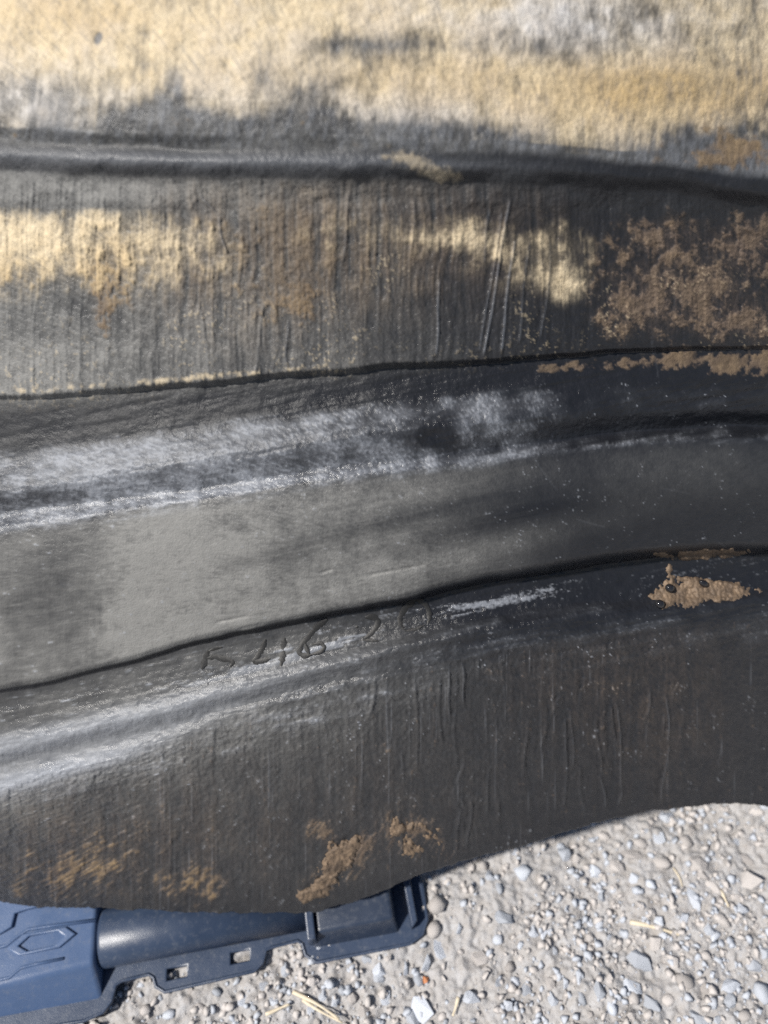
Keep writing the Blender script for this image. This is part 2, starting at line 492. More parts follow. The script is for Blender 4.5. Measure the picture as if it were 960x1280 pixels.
LINES = [
    ('top',   line((0, -190), (960, -150)),                                                       line((0, 2), (960, 2))),
    ('crown', line((0, 20), (960, 60)),                                                            line((0, 10), (960, 9))),
    ('g1a',   line((0, 158), (200, 166), (400, 168), (480, 170), (600, 174), (960, 200)),          line((0, 14), (960, 14))),
    ('g1',    line((0, 176), (200, 187), (400, 190), (480, 188), (600, 190), (750, 198), (960, 222)), line((0, 11.2), (250, 11.6), (420, 12.8), (520, 13.6), (960, 14.8))),
    ('rib',   line((0, 196), (300, 203), (500, 203), (600, 207), (750, 213), (860, 223), (960, 241)), line((0, 13.6), (300, 13.8), (480, 13.6), (960, 14.3))),
    ('g2',    line((0, 216), (300, 226), (500, 226), (600, 228), (750, 236), (860, 246), (960, 262)), line((0, 10.4), (480, 10), (960, 8))),
    ('face',  line((0, 262), (300, 262), (500, 258), (750, 268), (960, 296)),                      line((0, 9.6), (480, 8), (960, 5))),
    ('low',   line((0, 420), (480, 400), (960, 400)),                                              line((0, 6.5), (480, 3.5), (960, -1))),
    ('drip',  line((0, 493), (150, 484), (300, 470), (450, 455), (600, 447), (700, 440), (850, 433), (960, 431)), line((0, 6.5), (480, 3), (700, 0), (960, -3))),
    ('crease', line((0, 502), (150, 493), (300, 479), (450, 464), (600, 455), (700, 447), (850, 439), (960, 437)), line((0, 2), (480, -1.5), (700, -4), (960, -6))),
    ('ledge', line((0, 572), (150, 545), (300, 523), (500, 500), (650, 485), (800, 478), (960, 480)), line((0, 4), (300, 3), (480, 1.5), (700, -1.5), (960, -4))),
    ('scuff_sheen', line((0, 618), (200, 588), (400, 556), (600, 530), (700, 520), (800, 513), (960, 512)), line((0, 13), (480, 12), (650, 8), (780, -1), (960, -5))),
    ('slot',  line((0, 642), (200, 616), (400, 585), (600, 560), (700, 548), (800, 536), (960, 531)), line((0, 8.5), (300, 10), (500, 10.5), (680, 5), (800, -5), (960, -11))),
    ('ridge', line((0, 664), (200, 634), (400, 603), (600, 578), (700, 565), (800, 553), (960, 549)), line((0, 14), (480, 14), (960, 6))),
    ('band',  line((0, 750), (200, 715), (400, 680), (600, 650), (800, 622), (960, 615)),          line((0, 17), (480, 17), (960, 13))),
    ('lip0',  line((0, 856.0), (150, 823.8), (250, 793.7), (400, 758.6), (500, 741.5), (600, 715.4), (700, 699.3), (810, 683.2), (900, 677.1), (960, 676.0)), line((0, 17), (480, 16), (960, 13))),
    ('lip',   line((0, 862), (150, 830), (250, 800), (400, 765), (500, 748), (600, 722), (700, 706), (810, 690), (900, 684), (960, 683)), line((0, 15), (480, 13.5), (960, 10))),
    ('under', line((0, 868.0), (150, 836.5), (250, 806.8), (400, 772.2), (500, 755.6), (600, 729.9), (700, 714.2), (810, 698.5), (900, 692.8), (960, 692.0)), line((0, 13), (300, 9), (480, 5), (800, -2), (960, -2))),
    ('shelf', line((0, 915), (200, 868), (400, 818), (500, 793), (600, 770), (700, 756), (800, 745), (960, 733)), line((0, 17), (300, 13.5), (480, 10.5), (800, 4), (960, 5))),
    ('bead',  line((0, 938), (200, 890), (400, 838), (500, 810), (600, 790), (700, 777), (800, 767), (960, 753)), line((0, 19.5), (480, 16.5), (800, 12.5), (960, 12))),
    ('dip',   line((0, 960), (200, 908), (400, 853), (500, 824), (600, 801), (700, 786), (800, 776), (960, 762)), line((0, 15), (300, 14.6), (600, 15), (960, 12.5))),
    ('bead2', line((0, 985), (150, 945), (250, 910), (400, 868), (500, 842), (650, 808), (800, 788), (960, 772)), line((0, 18.5), (300, 17), (480, 16), (960, 13))),
    ('skirt', line((0, 1020), (250, 955), (500, 890), (800, 830), (960, 812)),                     line((0, 13), (480, 13), (960, 11))),
    ('edge',  line((-60, 1136), (0, 1135), (100, 1133), (200, 1138), (300, 1141), (390, 1140), (440, 1128), (480, 1112), (520, 1095), (600, 1070),
                   (680, 1048), (740, 1030), (800, 1015), (860, 1007), (920, 1004), (960, 1008), (1040, 1030)), line((0, 2), (480, 0), (960, 2))),
]
XS = np.arange(-170, 1131, 1.6)
rows_t = []; seg_start = {}
for i in range(len(LINES) - 1):
    gap = np.mean(np.abs(LINES[i + 1][1](np.linspace(0, 960, 9)) - LINES[i][1](np.linspace(0, 960, 9))))
    n = max(4, int(round(gap / 1.6)))
    seg_start[LINES[i][0]] = len(rows_t)
    rows_t += [i + k / n for k in range(n)]
seg_start['edge'] = len(rows_t)
rows_t.append(float(len(LINES) - 1))
rows_t = np.array(rows_t)

def smooth_x(a, n):
    k = np.hanning(n + 2)[1:-1]; k /= k.sum()
    return np.convolve(np.pad(a, (n // 2, n // 2), 'edge'), k, 'valid')[:len(a)]
LY = np.stack([smooth_x(L[1](XS), 41 if L[0] != 'edge' else 21) for L in LINES])
LW = np.stack([smooth_x(L[2](XS), 61) for L in LINES])
i0 = np.clip(rows_t.astype(int), 0, len(LINES) - 2); ft = rows_t - i0
Y = LY[i0] * (1 - ft)[:, None] + LY[i0 + 1] * ft[:, None]
X = np.broadcast_to(XS, Y.shape).copy()
# small wander of every line so none is ruler-drawn
wander = 1.5 * fbm(X / 70, Y / 60, 41, 3) * (1 - sstep(len(LINES) - 2.0, len(LINES) - 1.0, rows_t))[:, None]
Y += wander
Y[-1] += 1.1 * fbm(XS / 16, XS * 0, 44, 4, 0.75)
# monotone cubic profile height down each column
def pchip_cols(ys, ws, t_i, t_f):
    h = np.diff(ys, axis=0); d = np.diff(ws, axis=0) / h
    m = np.zeros_like(ws)
    w1 = 2 * h[1:] + h[:-1]; w2 = h[1:] + 2 * h[:-1]
    same = d[:-1] * d[1:] > 0
    hm = (w1 + w2) / (w1 / np.where(same, d[:-1], 1) + w2 / np.where(same, d[1:], 1))
    m[1:-1] = np.where(same, hm, 0); m[0] = d[0]; m[-1] = d[-1]
    f = t_f[:, None]; hh = h[t_i]
    return ((2*f**3 - 3*f**2 + 1) * ws[t_i] + (f**3 - 2*f**2 + f) * hh * m[t_i] + (-2*f**3 + 3*f**2) * ws[t_i+1] + (f**3 - f**2) * hh * m[t_i+1])
W = 1.25 * pchip_cols(LY, LW, i0, ft)            # millimetres

def band(a, b, soft=0.0):
    """1 between two named lines"""
    ia = [L[0] for L in LINES].index(a); ib = [L[0] for L in LINES].index(b)
    T = rows_t[:, None] + 0 * X
    s = max(soft, 0.02)
    return sstep(ia - s, ia + s, T) * (1 - sstep(ib - s, ib + s, T))
def blob(cx, cy, rx, ry, ang=0.0):
    a = math.radians(ang); dx = X - cx; dy = Y - cy
    u = dx * math.cos(a) + dy * math.sin(a); v = -dx * math.sin(a) + dy * math.cos(a)
    return np.exp(-(u / rx) ** 2 - (v / ry) ** 2)
def xr(x0, x1):
    return sstep(x0, x1, X)

# noise fields in the surface
n_lump = fbm(X / 60, Y / 50, 1, 4)
n_mid = fbm(X / 20, Y / 20, 2, 4)
n_fine = fbm(X / 6, Y / 7, 3, 3)
n_grain = fbm(X / 2.6, Y / 2.8, 4, 2)
n_streak = fbm(X / 7 + 0.4 * fbm(X / 60, Y / 60, 70, 2), Y / 150, 5, 4, 0.65)
n_streak2 = fbm(X / 2.6, Y / 90, 6, 3, 0.7)
n_flow = fbm((X * 0.97 - Y * 0.25) / 130, (Y + X * 0.2) / 9, 7, 4)       # along the rings
n_flow2 = fbm((X * 0.97 - Y * 0.25) / 46, (Y + X * 0.2) / 4, 8, 3)
n_crown = fbm((X + 0.18 * Y) / 4.5, Y / 13, 12, 3)
n_wrinkle = fbm((X + 6 * fbm(X / 30, Y / 40, 90, 2)) / 9, Y / 60, 13, 3)
# grain drawn out radially from one centre, as lens smear in the texture
rx_, ry_ = X - 720, Y - 720
rad = np.sqrt(rx_ ** 2 + ry_ ** 2) + 1; th = np.arctan2(ry_, rx_)
stretch = 1 + np.clip(rad - 200, 0, 700) / 170
lev = np.log2(rad / 60.0); l0 = np.floor(lev); lf = (lev - l0)
def radial(rs, ts, seed, oc):
    a = fbm(rad / (rs * (1 + np.clip(2.0 ** l0 * 60 - 150, 0, 700) / 220)), th * 2.0 ** l0 * 60 * 1.41 / ts, seed, oc)
    b = fbm(rad / (rs * (1 + np.clip(2.0 ** (l0 + 1) * 60 - 150, 0, 700) / 220)) + 31.7, th * 2.0 ** (l0 + 1) * 60 * 1.41 / ts, seed + 5, oc)
    w = sstep(0.25, 0.75, lf)
    return (a * (1 - w) + b * w) / np.sqrt((1 - w) ** 2 + w ** 2)
n_rad = radial(3.2, 2.9, 9, 2)
n_rad2 = radial(7.0, 6.0, 60, 3)

upface = band('g2', 'crease', 0.3)
crown = band('top', 'g1', 0.4)
ridgeb = band('g1a', 'face', 0.35)
ledge = band('crease', 'scuff_sheen', 0.3)
scuffb = band('ledge', 'ridge', 0.35)
smoothb = band('ridge', 'lip', 0.25)
shelfb = band('under', 'shelf', 0.4)
beadb = band('shelf', 'skirt', 0.5)
skirtb = band('bead2', 'edge', 0.4); skirtb[-1] = 1

Z0 = np.zeros_like(X)
# --- cream dust
f = Z0.copy()
f += crown * 1.0 * (1 - 0.25 * xr(700, 960))
f -= 1.0 * blob(205, 150, 58, 34) + 0.75 * blob(300, 168, 150, 22) + 0.5 * blob(215, 100, 12, 22) + 0.65 * blob(385, 128, 60, 36, -20) + 0.36 * blob(440, 62, 85, 24) + 0.35 * blob(780, 25, 60, 40)
f -= 0.45 * blob(690, 60, 60, 20) + 0.4 * blob(330, 100, 20, 30) + 0.3 * blob(470, 150, 60, 22) + 0.2 * blob(650, 175, 50, 18)
f -= 0.12 * crown * np.clip(n_lump + 0.5, 0, 2)
f -= 0.5 * blob(560, 165, 70, 20) + 0.45 * blob(60, 120, 90, 40) + 0.55 * blob(900, 185, 90, 35) + 0.4 * blob(500, 55, 120, 14)
f -= ridgeb * 0.75
f += upface * (0.95 * blob(15, 300, 80, 55) + 0.85 * blob(140, 295, 75, 60) + 0.45 * blob(250, 300, 60, 60) + 0.58 * blob(560, 280, 70, 34)
               + 0.52 * blob(700, 295, 45, 42) + 0.55 * blob(708, 352, 26, 26) + 0.42 * blob(420, 275, 70, 40) + 0.25 * blob(630, 320, 60, 50))
gate = sstep(0.02, 0.35, f)
dust_soft = sstep(0.05, 1.0, f + 0.10 * gate * (n_lump + 1.1 * n_mid + 0.6 * n_streak * crown)) * (0.62 + 0.12 * n_grain + 0.10 * n_rad)
dust = 0.45 * sstep(0.08, 1.12, f + gate * (0.13 * n_mid + 0.16 * n_lump + (0.14 + 0.10 * upface) * n_streak + 0.10 * upface * n_streak2 + 0.16 * upface * n_mid + 0.12 * upface * n_fine + 0.16 * n_crown)) + 0.60 * np.clip(dust_soft, 0, 1)
dust = np.clip(dust, 0, 0.97)
dust *= 1 - 0.35 * sstep(0.5, 1.6, n_rad2)
dust *= 1 - 0.9 * sstep(0.3, 0.7, blob(123, 48, 6, 10, 20))
dust = np.maximum(dust, 0.34 * sstep(0.3, 1.1, blob(528, 208, 46, 14, 22) + sstep(0.1, 0.5, blob(528, 208, 60, 20, 22)) * (0.25 * n_fine + 0.2 * n_mid)))
dust *= 1 - 0.8 * crown * sstep(0.9, 1.4, blob(890, 190, 110, 45) + 0.35 * n_mid + 0.3 * n_fine)
cool = np.clip(crown * (0.9 * blob(720, 25, 130, 50) + 0.7 * blob(50, 130, 120, 42) + 0.65 * blob(545, 140, 110, 40) + 0.5 * blob(330, 150, 150, 40) + 0.25 * n_lump + 0.12 * n_mid), 0, 1)
warm = np.clip(crown * (0.85 * blob(860, 115, 190, 48) + 0.45 * blob(560, 105, 200, 45) + 0.4 * blob(90, 15, 170, 40) + 0.2 * n_lump) + upface * (0.6 * blob(10, 350, 60, 30) + 0.7 * blob(140, 350, 50, 50)), 0, 1)
dl = sstep(0.9, 1.5, n_grain + 0.6 * n_fine) * band('face', 'crease', 0.4) * 0.30
dust = np.maximum(dust, dl * sstep(0.2, 0.8, 0.4 + 0.3 * n_lump))
# pale crust right on the crease (left part)
dust = np.maximum(dust, sstep(0.35, 0.9, np.exp(-((Y - (LY[9][None, :] - 12)) / 6.5) ** 2) * (0.55 + 0.35 * n_mid + 0.3 * n_fine) * (1 - xr(330, 520))) * 0.5)

# --- brown and mustard mud
f = Z0.copy()
f += upface * (0.72 * blob(845, 350, 110, 66) + 0.5 * blob(790, 385, 46, 34) + 0.7 * blob(935, 402, 66, 34) + 0.75 * blob(945, 300, 44, 36) + 0.55 * blob(830, 290, 52, 24)
               + 0.60 * blob(345, 325, 95, 80) + 0.45 * blob(385, 380, 40, 32) + 0.85 * blob(133, 335, 40, 55) + 0.65 * blob(128, 395, 12, 32) + 0.4 * blob(235, 300, 30, 60) + 0.35 * blob(20, 350, 40, 26))
mg = sstep(0.08, 0.35, f)
mud_up = (0.84 - 0.25 * blob(345, 330, 110, 110)) * mg * sstep(0.46 - 0.22 * blob(345, 330, 130, 120), 0.80 + 0.15 * blob(345, 330, 130, 120), f - 0.05 + 0.36 * n_mid + 0.22 * n_fine + 0.10 * n_grain + 0.15 * n_streak * (1 - xr(520, 700)))
mud_up = 0.66 * mud_up + 0.34 * sstep(0.15, 0.85, f + 0.15 * mg * n_mid) * np.clip(0.75 + 0.35 * n_grain + 0.3 * n_streak2, 0, 1.4)
f = skirtb * (0.75 * blob(250, 1112, 46, 26) + 0.62 * blob(85, 1095, 70, 28) + 0.40 * blob(150, 1060, 120, 60) + 0.30 * blob(30, 1120, 60, 20)
              + 0.75 * blob(400, 1035, 18, 18) + 0.80 * blob(440, 1062, 34, 24, -30) + 0.75 * blob(515, 1040, 42, 32) + 0.55 * blob(405, 1105, 50, 28, -25)
              + 0.45 * blob(560, 1065, 30, 24) + 0.25 * blob(640, 850, 80, 60) + 0.28 * blob(780, 860, 60, 40))
mud_sk = 0.85 * sstep(0.12, 0.3, f) * sstep(0.40, 1.05, f + 0.17 * n_mid + 0.26 * n_rad + 0.12 * n_streak)
led_g = np.exp(-((Y - (LY[9][None, :] + 12 + 5 * xr(820, 930))) / (7 + 8 * xr(760, 930))) ** 2) * xr(600, 760)
mud_led = sstep(0.35, 0.75, 0.85 * led_g + sstep(0.1, 0.4, led_g) * (0.32 * n_mid + 0.25 * n_fine + 0.1 * n_grain)) * xr(560, 740) * 0.75
mud_cr = crown * sstep(0.35, 0.9, 0.75 * blob(910, 195, 90, 30) + 0.25 * blob(860, 140, 120, 30) + 0.25 * n_mid + 0.12 * n_fine) * 0.85
mud_fleck = sstep(1.2, 1.9, 0.7 * n_fine + 0.5 * n_grain + 0.55 * n_streak) * skirtb * 0.4 * sstep(-0.2, 1.0, n_lump + 0.5)
mud_film = skirtb * np.clip(0.10 * blob(830, 870, 80, 130) + 0.07 * blob(700, 850, 90, 70) + 0.05 * blob(450, 1000, 250, 110) + 0.12 * blob(120, 1060, 200, 90), 0, 1) * np.clip(1 + 0.5 * n_streak + 0.5 * n_grain + 0.3 * n_mid, 0, 2)
mud_stain = upface * np.clip((0.42 * blob(345, 320, 120, 90) + 0.26 * blob(470, 300, 130, 70) + 0.20 * blob(620, 300, 90, 60) + 0.2 * blob(230, 320, 50, 70)) * (0.9 + 0.45 * n_streak + 0.25 * n_streak2 + 0.25 * n_mid), 0, 0.6)
mud = np.clip(np.maximum.reduce([mud_stain, mud_film, mud_up, mud_sk, mud_led, mud_cr, mud_fleck]), 0, 1)
tone = np.clip(0.15 + 0.45 * (1 - xr(450, 640)) * (Y < 470) + 0.35 * mud_led + 0.6 * mud_cr + 0.55 * sstep(0.2, 1, mud_sk) * (1 - xr(280, 420)) + 0.15 * n_mid, 0, 1)

# --- grey dust on the rubber, plus sky sheen painted in towards the left
f = 0.60 * upface * (1 - 0.95 * xr(230, 700)) * (0.9 + 0.14 * n_streak) + 0.16 * ledge * (1 - xr(250, 640)) * (0.75 + 0.25 * n_flow)
f += smoothb * (0.56 - 0.54 * xr(430, 740)) + 0.40 * smoothb * sstep(100 + 10 * np.sin(Y / 26), 170 + 10 * np.sin(Y / 26), X) * (1 - xr(200, 480)) + 0.25 * smoothb * blob(380, 678, 230, 24, -11) + 0.30 * smoothb * blob(500, 715, 200, 16, -14)
f -= 0.46 * smoothb * (blob(450, 660, 170, 13, -13) + 0.6 * blob(70, 745, 50, 70) + 0.8 * blob(330, 700, 110, 12, -10) + 0.5 * blob(610, 650, 90, 18, -14))
f += 0.30 * shelfb * (1 - xr(300, 600)) + 0.16 * ridgeb * (1 - 0.8 * xr(300, 800)) + 0.45 * beadb * (1 - xr(260, 640))
f += 0.30 * upface * blob(30, 470, 130, 60) + 0.26 * crown + 0.13 * skirtb * (1 - 0.75 * xr(300, 800))
f += 0.16 * smoothb * blob(830, 580, 160, 40)
film_sheen = np.clip(f + f * (0.14 * n_lump + 0.12 * n_mid + 0.05 * n_streak2 * smoothb + 0.16 * n_rad) + 0.004, 0, 1)
# brushed wipe marks near the lip
film_sheen += 0.10 * smoothb * np.clip(fbm((X + Y * 0.2) / 60, (Y + X * 0.2) / 3.0, 61, 3), 0, 2) * (1 - xr(450, 750))
film_sheen = np.clip(film_sheen, 0, 1)

# --- bluish white scuffing, plus sky sheen painted along the folds
f = scuffb * ((0.80 - 0.1 * xr(300, 500)) * (1 - xr(600, 720)) + 0.30 * blob(150, 590, 200, 40) + 0.22 * xr(600, 700)) * (0.85 + 0.10 * n_flow + 0.12 * n_lump)
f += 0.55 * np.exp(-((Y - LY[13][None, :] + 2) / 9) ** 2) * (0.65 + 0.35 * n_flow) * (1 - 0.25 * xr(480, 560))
f += (0.22 * (1 - xr(240, 700)) + 0.26) * beadb * (0.8 + 0.25 * n_flow)
f -= 0.8 * blob(543, 545, 30, 15)
bead_sheen = 0.85 * beadb * (1 - xr(100, 600)) * (0.62 * np.exp(-((Y - LY[19][None, :]) / 22) ** 2) + 0.85 * np.exp(-((Y - LY[21][None, :] + 2) / 15) ** 2) * (1 - xr(60, 330)))  # soft highlight along both beads, painted into the colour
scuff_sheen = 0.34 * sstep(0.1, 1.1, f + 0.14 * n_mid * sstep(0.05, 0.4, f)) + 0.36 * sstep(0.35, 1.6, f + (0.20 * n_mid + 0.34 * n_rad + 0.22 * n_grain + 0.10 * n_flow2) * sstep(0.05, 0.4, f))
# streaky wipes on the number shelf
wipe = shelfb * sstep(0.45, 1.3, (0.35 * n_flow2 + 0.2 * n_flow + 0.3 * n_rad) + 1.15 * blob(290, 848, 100, 12, -15) + 0.9 * blob(360, 826, 55, 8, -14) + 1.0 * blob(640, 748, 100, 6, -13) + 0.9 * blob(420, 806, 50, 8, -14) + 0.6 * blob(230, 795, 50, 8, -22)) * 0.62
scuff_sheen = np.maximum(np.maximum(scuff_sheen, wipe), bead_sheen * (1 + 0.15 * n_rad))
scuff_sheen = np.maximum(scuff_sheen, 0.22 * np.exp(-((Y - LY[4][None, :]) / 12) ** 2) * (1 - xr(350, 800)))  # painted bluish highlight on the rib crest
scuff_sheen = np.maximum(scuff_sheen, crown * 0.24 * sstep(-0.3, 1.0, n_crown * 0.4 + n_lump * 0.3 + 0.3))  # bluish sky reflection on the crown, put into the colour
# specks of pale grit everywhere on the rubber
speck = sstep(1.5, 2.2, n_rad + 0.35 * n_mid) * (0.55 * smoothb + 0.8 * scuffb + 0.55 * skirtb + 0.6 * beadb + 0.4 * shelfb)
scuff_sheen = np.clip(np.maximum(scuff_sheen, speck * 0.85), 0, 1)
scuff_sheen = np.maximum(scuff_sheen, skirtb * sstep(1.0, 2.2, n_streak2 + 0.6 * n_streak + 0.5 * blob(560, 890, 90, 70) - 0.3 * xr(640, 760)) * 0.13)
scuff_sheen = np.maximum(scuff_sheen, skirtb * sstep(1.3, 2.1, n_rad + 0.3 * n_mid) * 0.45 * (1 - 0.6 * xr(350, 650)))
# scraped pale lines on the upright faces
def scrapes(specs, width):
    out = Z0.copy()
    for (x0, y0, x1, y1, st) in specs:
        t = np.clip((Y - y0) / (y1 - y0), 0, 1)
        cx = x0 + (x1 - x0) * t + 1.2 * np.sin(t * 6 + x0)
        on = sstep(y0 - 6, y0 + 8, Y) * (1 - sstep(y1 - 8, y1 + 6, Y))
        out = np.maximum(out, st * np.exp(-((X - cx) / width) ** 2) * on)
    return out
scr = scrapes([(638, 250, 604, 445, 1), (628, 262, 600, 440, .7), (643, 300, 626, 440, 1), (662, 300, 648, 430, .6), (690, 320, 676, 425, .6), (684, 290, 690, 330, .5),
               (612, 260, 604, 330, .7), (550, 350, 545, 445, .9), (272, 268, 282, 318, .9), (248, 240, 272, 270, .9), (437, 240, 428, 330, .6), (520, 250, 512, 330, .5),
               (480, 270, 470, 420, .4), (330, 380, 318, 470, .5), (360, 400, 357, 476, .6), (250, 380, 262, 470, .5), (575, 300, 566, 400, .4)], 1.9)
vein = scrapes([(772, 880, 778, 990, .8), (834, 870, 836, 930, .9), (836, 930, 826, 1004, .8), (745, 900, 752, 970, .6), (708, 900, 706, 1010, .7), (762, 880, 775, 950, .6), (850, 850, 838, 880, .6),
                (578, 830, 580, 882, .9), (560, 840, 562, 900, .6), (548, 850, 552, 930, .5), (568, 890, 570, 960, .5), (600, 820, 596, 850, .6), (630, 815, 628, 850, .5), (700, 870, 672, 940, .5), (470, 850, 462, 900, .5),
                (790, 850, 786, 940, .5), (730, 850, 722, 900, .5), (752, 970, 757, 1012, .8), (778, 985, 772, 1010, .8), (815, 860, 808, 900, .7), (855, 880, 852, 930, .5), (714, 890, 717, 960, .7), (725, 960, 728, 1015, .6), (660, 900, 655, 960, .5), (612, 960, 608, 1020, .6), (590, 1000, 584, 1060, .7), (575, 1020, 568, 1072, .6), (625, 1000, 622, 1040, .5), (520, 850, 522, 960, .4), (500, 1010, 502, 1070, .5)], 1.8)
scuff_sheen = np.clip(scuff_sheen + 0.45 * np.clip(scr - 0.35, 0, 1) + 0.25 * np.clip(vein - 0.5, 0, 1), 0, 1)

sc_n = Z0.copy()
for k in range(90):
    x0 = rng.uniform(-50, 1000); y0 = rng.uniform(240, 1050); a_ = rng.normal(-0.25, 0.5) if 470 < y0 < 860 else rng.normal(1.4, 0.25); L_ = rng.uniform(12, 60)
    sel = (np.abs(X - x0) < 70) & (np.abs(Y - y0) < 70)
    if not sel.any(): continue
    u_ = (X[sel] - x0) * math.cos(a_) + (Y[sel] - y0) * math.sin(a_); v_ = -(X[sel] - x0) * math.sin(a_) + (Y[sel] - y0) * math.cos(a_) + 0.004 * u_ ** 2 * rng.uniform(-1, 1)
    sc_n[sel] = np.maximum(sc_n[sel], rng.uniform(0.3, 1) * np.exp(-(v_ / 1.1) ** 2) * (1 - sstep(L_ * 0.35, L_ * 0.5, np.abs(u_))))
scuff_sheen = np.clip(scuff_sheen + 0.05 * sc_n, 0, 1)
rough = 0.255 + 0.24 * film_sheen + 0.02 * scuff_sheen + 0.04 * n_lump + 0.02 * n_mid + 0.04 * n_mid - 0.06 * shelfb
rough = np.clip(rough + 0.20 * ledge * (1 - xr(300, 600)) + 0.16 * np.maximum(crown, ridgeb), 0.2, 0.9)

# --- relief, millimetres
H = 0.5 * n_lump * crown + (0.22 - 0.12 * crown) * n_mid * (1 - 0.6 * smoothb) + 0.04 * crown * n_crown
H += 0.26 * n_streak * (upface + 0.8 * skirtb) + 0.08 * n_streak2 * (upface + 1.2 * skirtb)
H += 0.10 * n_fine * (1 - 0.7 * smoothb) * (1 - 0.4 * crown) + (0.05 + 0.16 * skirtb + 0.09 * upface + 0.10 * beadb + 0.08 * scuffb) * n_grain + (0.09 + 0.13 * skirtb + 0.08 * scuffb + 0.06 * beadb) * n_rad * (1 - 0.45 * smoothb)
H += 0.25 * n_flow * (ledge + shelfb + beadb) + 0.12 * n_flow2 * (ledge + scuffb + beadb)
H += 0.42 * mud * (0.7 + 0.35 * n_fine + 0.2 * n_grain) * (1 - 0.4 * crown)
H += 0.30 * dust * (0.5 + 0.4 * n_fine * (1 - 0.6 * crown))
H += 1.2 * scr + 2.4 * vein + 0.8 * skirtb * sstep(0.9, 1.7, n_wrinkle) * (0.4 + 0.6 * xr(300, 700))
H += 1.3 * ridgeb * fbm(X / 110, Y / 50, 95, 3)
H += -0.12 * sc_n + 0.25 * speck + 0.8 * blob(528, 206, 44, 12, 22)
H -= 1.4 * blob(543, 545, 16, 9) + 0.8 * blob(270, 604, 9, 5) + 0.7 * blob(123, 48, 7, 10)
# nick strokes on the smooth band
for (x0, y0, x1, y1) in [(460, 719, 530, 706), (270, 778, 310, 770), (400, 716, 415, 712), (300, 786, 330, 779)]:
    t = np.clip((X - x0) / (x1 - x0), 0, 1)
    H -= 0.9 * np.exp(-((Y - (y0 + (y1 - y0) * t)) / 1.8) ** 2) * sstep(x0 - 4, x0 + 4, X) * (1 - sstep(x1 - 4, x1 + 4, X))
# the whole wall is part of a ring: it falls away to both sides
ux = (X - 330) / 480.0
BEND = np.where(ux > 0, -30.0, -34.0) * ux ** 2
WT = (W + BEND + H) / 1000.0

def to_world(X, Y, Wm):
    D = rays(X, Y)
    den = D @ NRM
    t = ((EDGE_PT - CAM) @ NRM + Wm) / den
    return CAM + t[..., None] * D
P = to_world(X, Y, WT)
# rolled lower rim and the inner face behind it
rim = P[-1]
thick = 0.009
extra = []
INW = -NRM
DOWN = np.array([0.0, -math.cos(SLOPE), -math.sin(SLOPE)])
for k in range(1, 9):
    a = math.pi * k / 8
    extra.append(rim + INW * (thick / 2) * (1 - math.cos(a)) + DOWN * (thick * 0.22) * math.sin(a))
for d in (0.02, 0.06, 0.14, 0.26, 0.40):
    extra.append(rim + INW * (thick + 0.045 * min(1.0, d / 0.14)) - DOWN * d)
E = np.stack(extra)
PT = np.concatenate([P, E], 0)
def ext(a):
    return np.concatenate([a, np.repeat(a[-1:], len(E), 0)], 0)
A = {k: ext(v) for k, v in dict(warm=warm, cool=cool, film_sheen=film_sheen, scuff_sheen=scuff_sheen, mud=mud, tone=tone, dust=dust, rough=rough).items()}

tyre = empty("tyre", "large worn black rubber tyre wall streaked with dried tan mud", "tyre", tuple(on_ground(480, 1100, 0.0)))
TLOC = np.array(tyre.location)
cuts = [0, seg_start['g2'], seg_start['crease'], seg_start['slot'], seg_start['under'], seg_start['bead2'], len(PT) - 1]
for name, a, b, lab in zip(["shoulder", "upper_sidewall", "scuffed_ledge", "smooth_band", "bead_shelf", "lower_skirt"], cuts[:-1], cuts[1:],
                      ["shoulder caked with cream coloured dust", "upright upper face with scrape marks and brown mud", "ledge with bluish white scuffing",
                       "smooth grey rubbed band", "dark shelf under the lip carrying a handwritten number", "dark lower skirt with wavy bottom edge"]):
    me = grid_mesh(name, PT[a:b + 1] - TLOC, {k: v[a:b + 1] for k, v in A.items()})
    o = link(name, me, M_TYRE, tyre)
    o['label'] = lab

# surface sampler on the finished wall
colx = XS
def surf(x, y, lift=0.0):
    c = (x - XS[0]) / 1.6; c0 = int(np.clip(math.floor(c), 0, len(XS) - 2))
    col_y = Y[:, c0]; w = np.interp(y, col_y, (W + BEND)[:, c0])
    return to_world(np.array(x, float), np.array(y, float), (w + lift) / 1000.0)

# raised crusts of dried mud, each a patch that breaks through the surface
def mud_patch(x0, y0, x1, y1, field, seed, height, step=1.2):
    gx_ = np.arange(x0, x1, step); gy_ = np.arange(y0, y1, step)
    MX, MY = np.meshgrid(gx_, gy_)
    MY = np.minimum(MY, np.interp(MX, XS, Y[-1]) - 2.0)
    c = np.clip(((MX - XS[0]) / 1.6).astype(int), 0, len(XS) - 1)
    base = np.empty_like(MX)
    for j in range(MX.shape[1]):
        cj = c[0, j]
        base[:, j] = np.interp(MY[:, j], Y[:, cj], (W + BEND)[:, cj])
    fv = field(MX, MY)
    m = fv + sstep(0.1, 0.4, fv) * (0.15 * fbm(MX / 18, MY / 12, seed, 4) + 0.10 * fbm(MX / 4, MY / 4, seed + 3, 2))
    k = sstep(0.30, 0.95, m)
    h = -2.2 + (height + 2.2) * k + k * (0.65 * fbm(MX / 9, MY / 9, seed + 5, 3) + 0.35 * fbm(MX / 3.2, MY / 3.2, seed + 7, 2))
    me = grid_mesh("dried_mud", to_world(MX, MY, (base + h) / 1000) - TLOC)
    return link("dried_mud", me, M_MUD, tyre)
